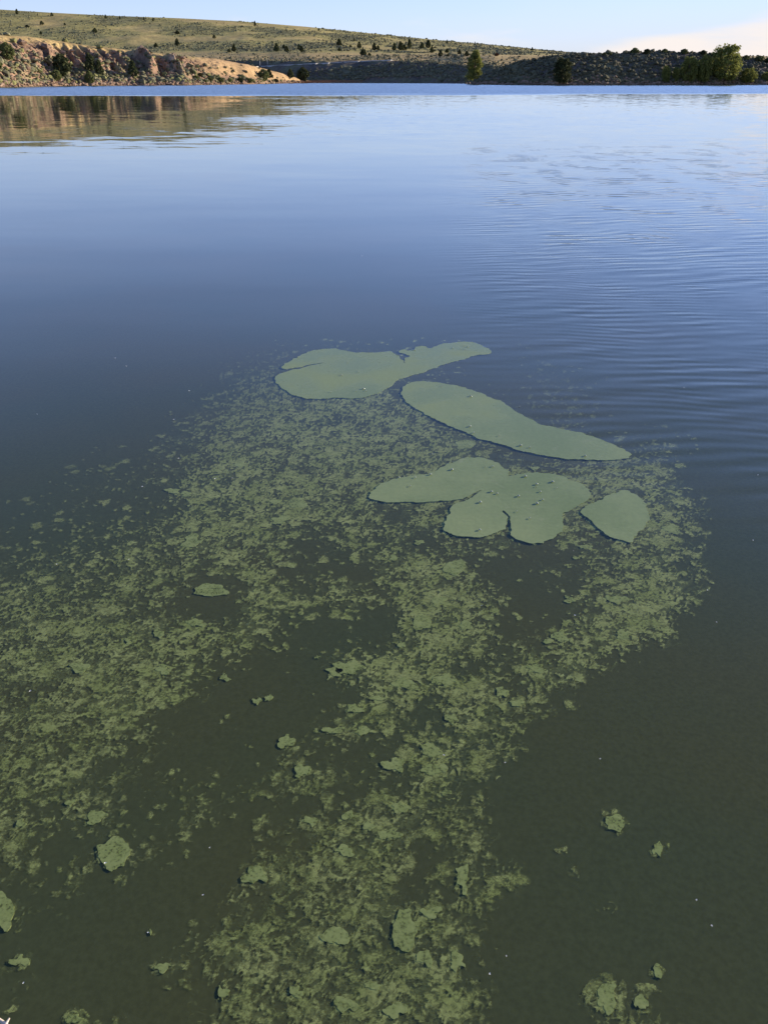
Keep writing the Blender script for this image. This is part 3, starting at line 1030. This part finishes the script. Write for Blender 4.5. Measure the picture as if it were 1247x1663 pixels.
def density(px, py):
    """share of the water covered by bloom, read from a coarse map with 50 px cells"""
    u_ = np.clip((px - 25) / 50.0, 0, DM.shape[1] - 1.001)
    v_ = np.clip((py - 575) / 50.0, -1, DM.shape[0] - 1.001)
    top = sstep(v_, -0.9, 0.0)
    v_ = np.clip(v_, 0, None)
    i = np.floor(v_).astype(int)
    j = np.floor(u_).astype(int)
    a, b = v_ - i, u_ - j
    a = a * a * (3 - 2 * a)
    b = b * b * (3 - 2 * b)
    hole = 1.0
    for cx, cy, rx_, ry_, am in HOLES:
        hole = hole * (1 - am * np.exp(-(((px - cx) / rx_) ** 2 + ((py - cy) / ry_) ** 2) ** 2))
    top = top * hole
    spl = 0
    for cx, cy, r_, am in SPLATS:
        spl = np.maximum(spl, am * np.exp(-(((px - cx) / r_) ** 2 + ((py - cy) / (r_ * 0.85)) ** 2) ** 2))
    return np.maximum(spl, top * ((DM[i, j] * (1 - b) + DM[i, j + 1] * b) * (1 - a) + (DM[i + 1, j] * (1 - b) + DM[i + 1, j + 1] * b) * a))


def flakes(x, y, cell, d, seed, warp):
    """signed thickness of separate flakes: every cell holds one with a chance that follows the density"""
    x = x / cell + warp * fbm(x / cell * 1.7, y / cell * 1.7, 3, seed + 1, 0.6)
    y = y / cell + warp * fbm(x * 1.7 + 7, y / cell * 1.7, 3, seed + 2, 0.6)
    ix, iy = np.floor(x), np.floor(y)
    best = np.full(x.shape, -9.0)
    for ox in (-1, 0, 1):
        for oy in (-1, 0, 1):
            jx, jy = ix + ox, iy + oy
            h1, h2, h3, h4 = (hash2(jx, jy, seed + k) for k in (11, 12, 13, 14))
            dx_, dy_ = x - (jx + h1), y - (jy + h2)
            an = h4 * np.pi
            u_ = dx_ * np.cos(an) + dy_ * np.sin(an)
            v_ = -dx_ * np.sin(an) + dy_ * np.cos(an)
            r_ = np.sqrt(u_ ** 2 + (1.5 * v_) ** 2)
            rad = 0.30 + 0.55 * hash2(jx, jy, seed + 15)
            best = np.maximum(best, np.where(h3 < d * 1.15, rad - r_, -9.0))
    return np.clip(best, -0.3, 0.6)


def bloom(name, label, z0, step, seed, mat, dmul, dadd, scale, flaky):
    pxs = np.arange(-140, 1270, step)
    pys = np.arange(545, 1745, step)
    a, b = np.meshgrid(pxs, pys)
    x, y = pix2plane(a, b, z0)
    # wander of the map's edges so that the coarse cells never show
    wx = 16 * fbm(x * 2.6, y * 2.6, 3, seed + 1)
    wy = 16 * fbm(x * 2.6 + 9, y * 2.6, 3, seed + 2)
    d = density(a + wx, b + wy)
    d = np.clip(1.22 * d ** 1.3, 0, 0.95) * dmul + dadd
    # drifted along a slant: stretch across the drift direction less than along it
    ca, sa = math.cos(0.75), math.sin(0.75)
    s_ = x * ca + y * sa
    q_ = -x * sa + y * ca
    w1 = 0.035 * fbm(x * 9, y * 9, 3, seed + 3)
    w2 = 0.035 * fbm(x * 9 + 5, y * 9, 3, seed + 4)
    n_ = (0.42 * fbm((s_ + w1) * 8 * scale, (q_ + w2) * 11 * scale, 3, seed + 5)
          + 0.60 * fbm((s_ + w1) * 38 * scale, (q_ + w2) * 54 * scale, 3, seed + 6, 0.6)
          + 0.26 * fbm((s_ + w1) * 105 * scale, (q_ + w2) * 150 * scale, 2, seed + 7, 0.6))
    # rank so that the share above the threshold equals the density
    k = np.sort(n_.ravel()[::37])
    rank = np.searchsorted(k, n_) / len(k)
    th_ = (rank - (1 - d)) * 1.2
    if flaky:
        ff_ = np.maximum(flakes(x, y, 0.050, d * 0.60, seed + 30, 0.55) * 0.9, flakes(x, y, 0.022, d * 0.80, seed + 50, 0.6) * 0.75)
        th_ = np.maximum(th_ - 0.04, ff_ + 0.20 * (rank - 0.5))
    # thinner, wispier growth close to the bank
    thin = np.maximum(sstep(b, 1020, 1330), 0.75 * sstep(a, 480, 150) * sstep(b, 820, 980))
    th_ = np.where(th_ > 0, th_ * (1 - 0.46 * thin), th_)
    th_ = np.where(d < 0.035, -0.3, th_)
    clar = np.clip((0.62 * a + b - 660) / 330.0, 0.12, 1.0)
    clar = np.where(a > 780, clar * (0.45 + 0.55 * sstep(b, 640, 800)), clar)
    z = z0 + 0.0004 * fbm(x * 14, y * 14, 3, seed + 8)
    nr_, nc_ = a.shape
    id_ = np.arange(nr_ * nc_).reshape(nr_, nc_)
    f = np.stack([id_[1:, :-1], id_[1:, 1:], id_[:-1, 1:], id_[:-1, :-1]], -1).reshape(-1, 4)
    tt = th_.ravel()
    kp = tt[f].max(1) > -0.22
    f = f[kp]
    used = np.unique(f)
    remap = np.full(nr_ * nc_, -1)
    remap[used] = np.arange(len(used))
    V_ = np.stack([x, y, z], -1).reshape(-1, 3)[used]
    me_ = np_mesh(name, V_, remap[f], {'thickness': ('FLOAT', tt[used]), 'clarity': ('FLOAT', clar.ravel()[used])}, True)
    return tag(link(name, me_, mat), label, 'algae', kind='stuff')


bloom('algae_bloom', 'ragged green algae flecks drifting just under the surface', -0.0030, 2.0, 11, M_FILM, 0.92, 0.0, 1.0, True)
bloom('algae_bloom_deeper', 'dim green algae wisps hanging deeper under the flecks', -0.0039, 4.0, 211, M_FILM2, 0.95, 0.01, 0.8, False)


def slab(name, outline, z0, thick, mat, jitter, seed, dome=0.0):
    """flat floating mat: jittered outline, rounded rim, filled top"""
    import bmesh
    pts = []
    n_ = len(outline)
    for i in range(n_):
        a, b = outline[i], outline[(i + 1) % n_]
        L = math.hypot(b[0] - a[0], b[1] - a[1])
        k = max(1, int(L / jitter[1]))
        for q in range(k):
            f = q / k
            pts.append((a[0] + (b[0] - a[0]) * f, a[1] + (b[1] - a[1]) * f))
    arr = np.array(pts)
    arr = arr + jitter[0] * np.stack([fbm(arr[:, 0] * jitter[2], arr[:, 1] * jitter[2], 3, seed),
                                      fbm(arr[:, 0] * jitter[2] + 31, arr[:, 1] * jitter[2], 3, seed + 1)], -1)
    bm = bmesh.new()
    top = [bm.verts.new((p[0], p[1], z0 + thick)) for p in arr]
    bot = [bm.verts.new((p[0], p[1], z0 - 0.0012)) for p in arr]
    f = bm.faces.new(top)
    f.normal_update()
    if f.normal.z < 0:
        f.normal_flip()
    for i in range(len(top)):
        j = (i + 1) % len(top)
        bm.faces.new((top[i], bot[i], bot[j], top[j]))
    bmesh.ops.recalc_face_normals(bm, faces=bm.faces[:])
    bmesh.ops.triangulate(bm, faces=[q for q in bm.faces if len(q.verts) > 4])
    me_ = bpy.data.meshes.new(name)
    bm.to_mesh(me_)
    bm.free()
    me_.materials.append(mat)
    return me_


def px_mat(name, label, px_outline, z0, thick, mat, jit, seed, smoothing=2, group=None):
    p = np.array(px_outline, float)
    for _ in range(smoothing):      # corner cutting
        nx = np.roll(p, -1, 0)
        p = np.stack([p * 0.75 + nx * 0.25, p * 0.25 + nx * 0.75], 1).reshape(-1, 2)
    x, y = pix2plane(p[:, 0], p[:, 1], 0.0)
    cx, cy = x.mean(), y.mean()
    me_ = slab(name, list(zip(x - cx, y - cy)), z0, thick, mat, jit, seed)
    return tag(link(name, me_, None, None, (cx, cy, 0)), label, 'algae mat', group)


M1 = [(457, 594), (480, 581), (505, 569), (530, 566), (547, 566), (570, 572), (600, 573), (625, 571), (636, 570), (648, 580), (658, 589), (661, 591),
      (655, 583), (668, 578), (655, 575), (646, 570), (656, 567), (666, 571), (676, 563), (686, 561), (697, 567), (712, 560), (735, 556), (765, 554),
      (782, 561), (801, 570), (795, 575), (770, 577), (750, 585), (725, 590), (705, 597), (690, 604), (665, 611), (645, 617), (640, 623), (625, 634),
      (600, 644), (575, 648), (555, 646), (540, 646), (515, 649), (490, 646), (468, 638), (455, 628), (444, 617), (448, 609), (470, 602), (490, 598),
      (505, 593), (533, 588), (504, 591.5), (488, 596), (470, 599), (460, 600)]
M2 = [(651, 640), (653, 630), (662, 622), (680, 619), (705, 620), (735, 625), (760, 631), (780, 638), (800, 647), (815, 652), (825, 660), (845, 672),
      (865, 683), (880, 690), (900, 694), (915, 698), (930, 700), (955, 706), (985, 718), (1010, 728), (1029, 741), (1010, 746), (980, 748),
      (950, 746), (925, 746), (900, 743), (870, 737), (845, 732), (820, 724), (800, 717), (775, 712), (760, 704), (745, 697), (725, 690),
      (705, 680), (690, 672), (672, 662), (658, 652)]
M3 = [(598, 806), (606, 795), (622, 784), (645, 776), (665, 773), (690, 770), (705, 766), (720, 757), (740, 748), (765, 742), (790, 744), (805, 750),
      (818, 758), (829, 768), (820, 774), (836, 771), (850, 769), (875, 767), (905, 770), (930, 780), (950, 790), (962, 802), (955, 812), (940, 821),
      (925, 830), (911, 832), (912, 842), (918, 855), (910, 866), (900, 874), (885, 881), (865, 883), (845, 879), (831, 872), (827, 862), (830, 853),
      (829, 843), (822, 832), (814, 827), (823, 839), (825, 849), (817, 860), (800, 868), (780, 873), (755, 872), (735, 868), (717, 862), (722, 850),
      (728, 835), (733, 820), (750, 814), (766, 808), (775, 801), (783, 796), (772, 799), (760, 806), (742, 812), (720, 814), (690, 815), (660, 816),
      (630, 815), (607, 813)]
M4 = [(940, 832), (950, 823), (965, 815), (985, 806), (1005, 798), (1017, 795), (1030, 803), (1045, 814), (1050, 822), (1051, 833), (1056, 842),
      (1048, 852), (1038, 862), (1030, 868), (1028, 882), (1015, 879), (995, 874), (980, 866), (968, 856), (958, 845)]
BIG = (0.022, 0.007, 18.0)
px_mat('algae_mat', 'smooth grey green algae mat with a ragged tail, farthest out from the bank', M1, -0.0006, 0.0012, M_MAT, BIG, 1)
px_mat('algae_mat', 'long tongue shaped algae mat tapering to a point beside rippled water', M2, -0.0006, 0.0012, M_MAT, BIG, 3)
px_mat('algae_mat', 'largest lobed algae mat with two narrow cracks', M3, -0.0006, 0.0012, M_MAT, BIG, 5)
px_mat('algae_mat', 'kite shaped algae mat next to the lobed one', M4, -0.0006, 0.0012, M_MAT, BIG, 7)


def blob_outline(cx, cy, wp, hp, seed, rough=0.22, n_=22):
    r_ = np.random.default_rng(seed)
    ph1, ph2, ph3 = r_.random(3) * 6.283
    a = np.linspace(0, 2 * np.pi, n_, endpoint=False)
    k = 1 + rough * (0.5 * np.sin(2 * a + ph1) + 0.5 * np.sin(3 * a + ph2) + 0.45 * np.sin(5 * a + ph3)) + 0.10 * r_.normal(size=n_)
    return [(cx + 0.5 * wp * k[i] * math.cos(a[i]), cy + 0.5 * hp * k[i] * math.sin(a[i])) for i in range(n_)]


SPECIAL = [
    (343, 958, 54, 21, 'oval algae clump alone in a dark pocket of clear water'),
    (655, 1511, 40, 64, 'upright oval algae clump, the smoothest in the dense patch by the bank'),
    (545, 1520, 44, 34, 'rounded algae clump beside the upright oval one'),
    (6, 1480, 34, 62, 'large rounded algae clump cut by the frame edge near the bank'),
    (185, 1385, 48, 56, 'torn rounded algae clump adrift in dark open water'),
    (998, 1335, 33, 27, 'lone fluffy algae clump in open dark water away from the bloom'),
    (1068, 1577, 16, 24, 'small smooth algae clump above the loose lower wisps'),
    (685, 1010, 32, 25, 'leaf shaped algae clump with a sharp edge'),
    (738, 921, 36, 24, 'pale rounded algae clump below the lobed mat'),
    (755, 721, 34, 15, 'faint algae clump between the long mat and the lobed mat'),
]
SMALL = [(455, 843, 28, 15), (312, 878, 32, 22), (711, 975, 24, 18), (815, 1122, 20, 19), (575, 1150, 26, 15), (612, 1133, 24, 8),
         (565, 1083, 44, 26), (660, 1110, 38, 20), (720, 1104, 38, 19), (362, 1611, 17, 22), (505, 1332, 24, 16), (417, 1137, 15, 12), (437, 1132, 14, 12),
         (482, 817, 38, 13), (447, 813, 22, 8), (868, 760, 13, 7), (1000, 972, 32, 15), (908, 1033, 30, 16), (115, 1302, 20, 10), (130, 1083, 26, 20),
         (245, 1513, 9, 9), (415, 1420, 40, 36), (560, 1381, 30, 20), (567, 1322, 17, 16), (632, 1354, 36, 18), (752, 1425, 24, 42), (732, 1166, 20, 18),
         (280, 796, 24, 9), (302, 801, 20, 8), (389, 754, 20, 6), (652, 1046, 12, 10), (756, 1015, 26, 14), (924, 973, 18, 12), (888, 1041, 16, 7),
         (700, 1218, 34, 22), (705, 1248, 40, 20), (640, 1240, 34, 24), (490, 1250, 26, 24), (465, 1203, 26, 22), (545, 1090, 26, 16),
         (265, 1086, 24, 16), (208, 1040, 12, 8), (155, 1325, 28, 26), (35, 1335, 16, 12), (365, 1100, 16, 10), (258, 1028, 20, 10), (318, 1010, 30, 14),
         (515, 1066, 14, 6), (590, 1185, 30, 14), (540, 1185, 34, 12), (680, 880, 16, 8), (640, 905, 16, 8), (950, 887, 22, 7), (935, 905, 16, 5),
         (1090, 858, 30, 16), (1010, 1030, 28, 14), (870, 1085, 30, 14), (840, 1140, 22, 12), (650, 1310, 28, 18), (725, 1285, 14, 12),
         (600, 1340, 22, 14), (700, 1480, 34, 20), (742, 1560, 26, 30), (690, 1555, 30, 24), (605, 1600, 26, 16), (560, 1630, 40, 24), (640, 1640, 40, 26),
         (480, 1610, 26, 18), (985, 1620, 36, 46), (1040, 1625, 26, 24), (120, 1652, 22, 20), (1068, 1378, 14, 28), (265, 1570, 26, 16), (33, 1560, 34, 20)]
for k, (cx, cy, wp, hp, lb) in enumerate(SPECIAL):
    px_mat('algae_clump', lb, blob_outline(cx, cy, wp, hp, 900 + k, 0.18, 16), -0.0028, 0.0006, M_CLUMP, (0.008, 0.003, 45.0), 40 + k, 1)
for k, (cx, cy, wp, hp) in enumerate(SMALL):
    px_mat('small_algae_clump', 'small ragged algae clump among the drifting green flecks', blob_outline(cx, cy, wp * 0.92, hp * 0.92, 1000 + k, 0.35, 18),
           -0.0030, 0.0006, M_CLUMP, (0.011, 0.003, 50.0), 60 + k, 1, 'small clumps in the bloom')

# ---------------------------------------------------------------- bubbles and floating fluff
def dome_mesh(r, hgt, seg=10, rings=4):
    vs = [(0, 0, hgt)]
    for i in range(1, rings + 1):
        a = i / rings * math.pi / 2
        for k in range(seg):
            q = 2 * math.pi * k / seg
            vs.append((r * math.sin(a) * math.cos(q), r * math.sin(a) * math.sin(q), hgt * math.cos(a) - (0.001 if i == rings else 0)))
    fs = [(0, 1 + k, 1 + (k + 1) % seg) for k in range(seg)]
    for i in range(rings - 1):
        for k in range(seg):
            a = 1 + i * seg + k
            b = 1 + i * seg + (k + 1) % seg
            fs += [(a, a + seg, b + seg), (a, b + seg, b)]
    return np_mesh('bubble', vs, np.array(fs), None, True)


BUB = dome_mesh(1.0, 0.62)
bub = [(753, 561), (759, 563), (748, 566), (755, 567), (762, 562), (735, 565), (555, 609), (564, 588), (484, 580), (582, 603), (578, 634), (590, 631), (537, 636),
       (594, 634), (673, 568), (717, 627), (764, 643), (763, 692), (769, 702), (810, 707), (845, 723), (860, 726), (950, 740), (843, 660), (734, 762), (800, 757),
       (788, 758), (666, 789), (674, 775), (648, 775), (853, 773), (897, 782), (904, 792), (871, 786), (870, 790), (881, 811), (872, 817), (839, 830), (807, 801),
       (798, 798), (780, 815), (842, 805), (779, 860), (860, 841), (877, 798), (699, 770)]
for k, (px, py) in enumerate(bub):
    x, y = pix2plane(px, py, 0.004)
    o = link('bubble', BUB, M_BUBBLE, None, (float(x), float(y), 0.004))
    s = float(rng.uniform(0.003, 0.008))
    o.scale = (s * 1.2, s, s)
    o.rotation_euler = (0, 0, rng.random() * 6)
    tag(o, 'tiny glossy bubble resting on an algae mat', 'bubble', 'bubbles on the mats')

# a tuft of seed fluff: a small curled star of thin petals
fv, ff = [], []
rn = random.Random(3)
for k in range(7):
    a = k / 7 * 6.283 + rn.uniform(-0.3, 0.3)
    L = rn.uniform(0.6, 1.1)
    c, s = math.cos(a), math.sin(a)
    b0 = len(fv)
    fv += [(0, 0, 0.1), (c * L * 0.5 - s * 0.16, s * L * 0.5 + c * 0.16, 0.28), (c * L, s * L, 0.42), (c * L * 0.5 + s * 0.16, s * L * 0.5 - c * 0.16, 0.28)]
    ff += [(b0, b0 + 1, b0 + 2, b0 + 3)]
FLUFF = np_mesh('seed_fluff', fv, np.array(ff))
flf = [(188, 582), (206, 595), (308, 635), (61, 673), (283, 682), (291, 745), (232, 791), (210, 909), (93, 917), (50, 1123), (341, 1377), (330, 1454), (378, 777), (350, 778),
       (893, 416), (1110, 630), (931, 895), (974, 1233), (820, 1239), (721, 1227), (782, 984), (933, 1000), (1148, 959), (172, 1402), (241, 1515), (39, 1597),
       (1155, 1504), (1130, 1462), (588, 416), (1222, 878), (795, 1582), (822, 1553), (1230, 772), (1163, 1011), (703, 738)]
for k, (px, py) in enumerate(flf):
    x, y = pix2plane(px, py, 0.0)
    o = link('seed_fluff', FLUFF, M_FLUFF, None, (float(x), float(y), 0.001))
    d = math.hypot(float(y), 2.0)
    s = float(rng.uniform(0.0016, 0.0030)) * (0.5 + 0.55 * d)
    o.scale = (s, s * 0.7, s)
    o.rotation_euler = (0, 0, rng.random() * 6)
    tag(o, 'tiny white speck of seed fluff floating on the water', 'seed fluff', 'floating white specks')

# pale forked twig poking in from the bank
x0, y0 = pix2plane(-30, 1632, 0.10)
x1, y1 = pix2plane(10, 1663, 0.10)
x2, y2 = pix2plane(17, 1655, 0.10)
x3, y3 = pix2plane(30, 1690, 0.10)
bx0, by0 = pix2plane(-180, 1560, 0.0)
V_, F_ = tube([(bx0, by0, -0.02), (x0, y0, 0.08), (x1, y1, 0.10), (x3, y3, 0.09)], [0.006, 0.005, 0.004, 0.002], 7)
v2, f2 = tube([(x1, y1, 0.10), (x2, y2, 0.105)], [0.0035, 0.0018], 6)
F_ = F_ + [tuple(i + len(V_) for i in f) for f in f2]
V_ = V_ + v2
tag(link('twig', np_mesh('twig', V_, np.array(F_), None, True), M_TWIG), 'pale forked twig poking over the water beside the bank', 'twig')
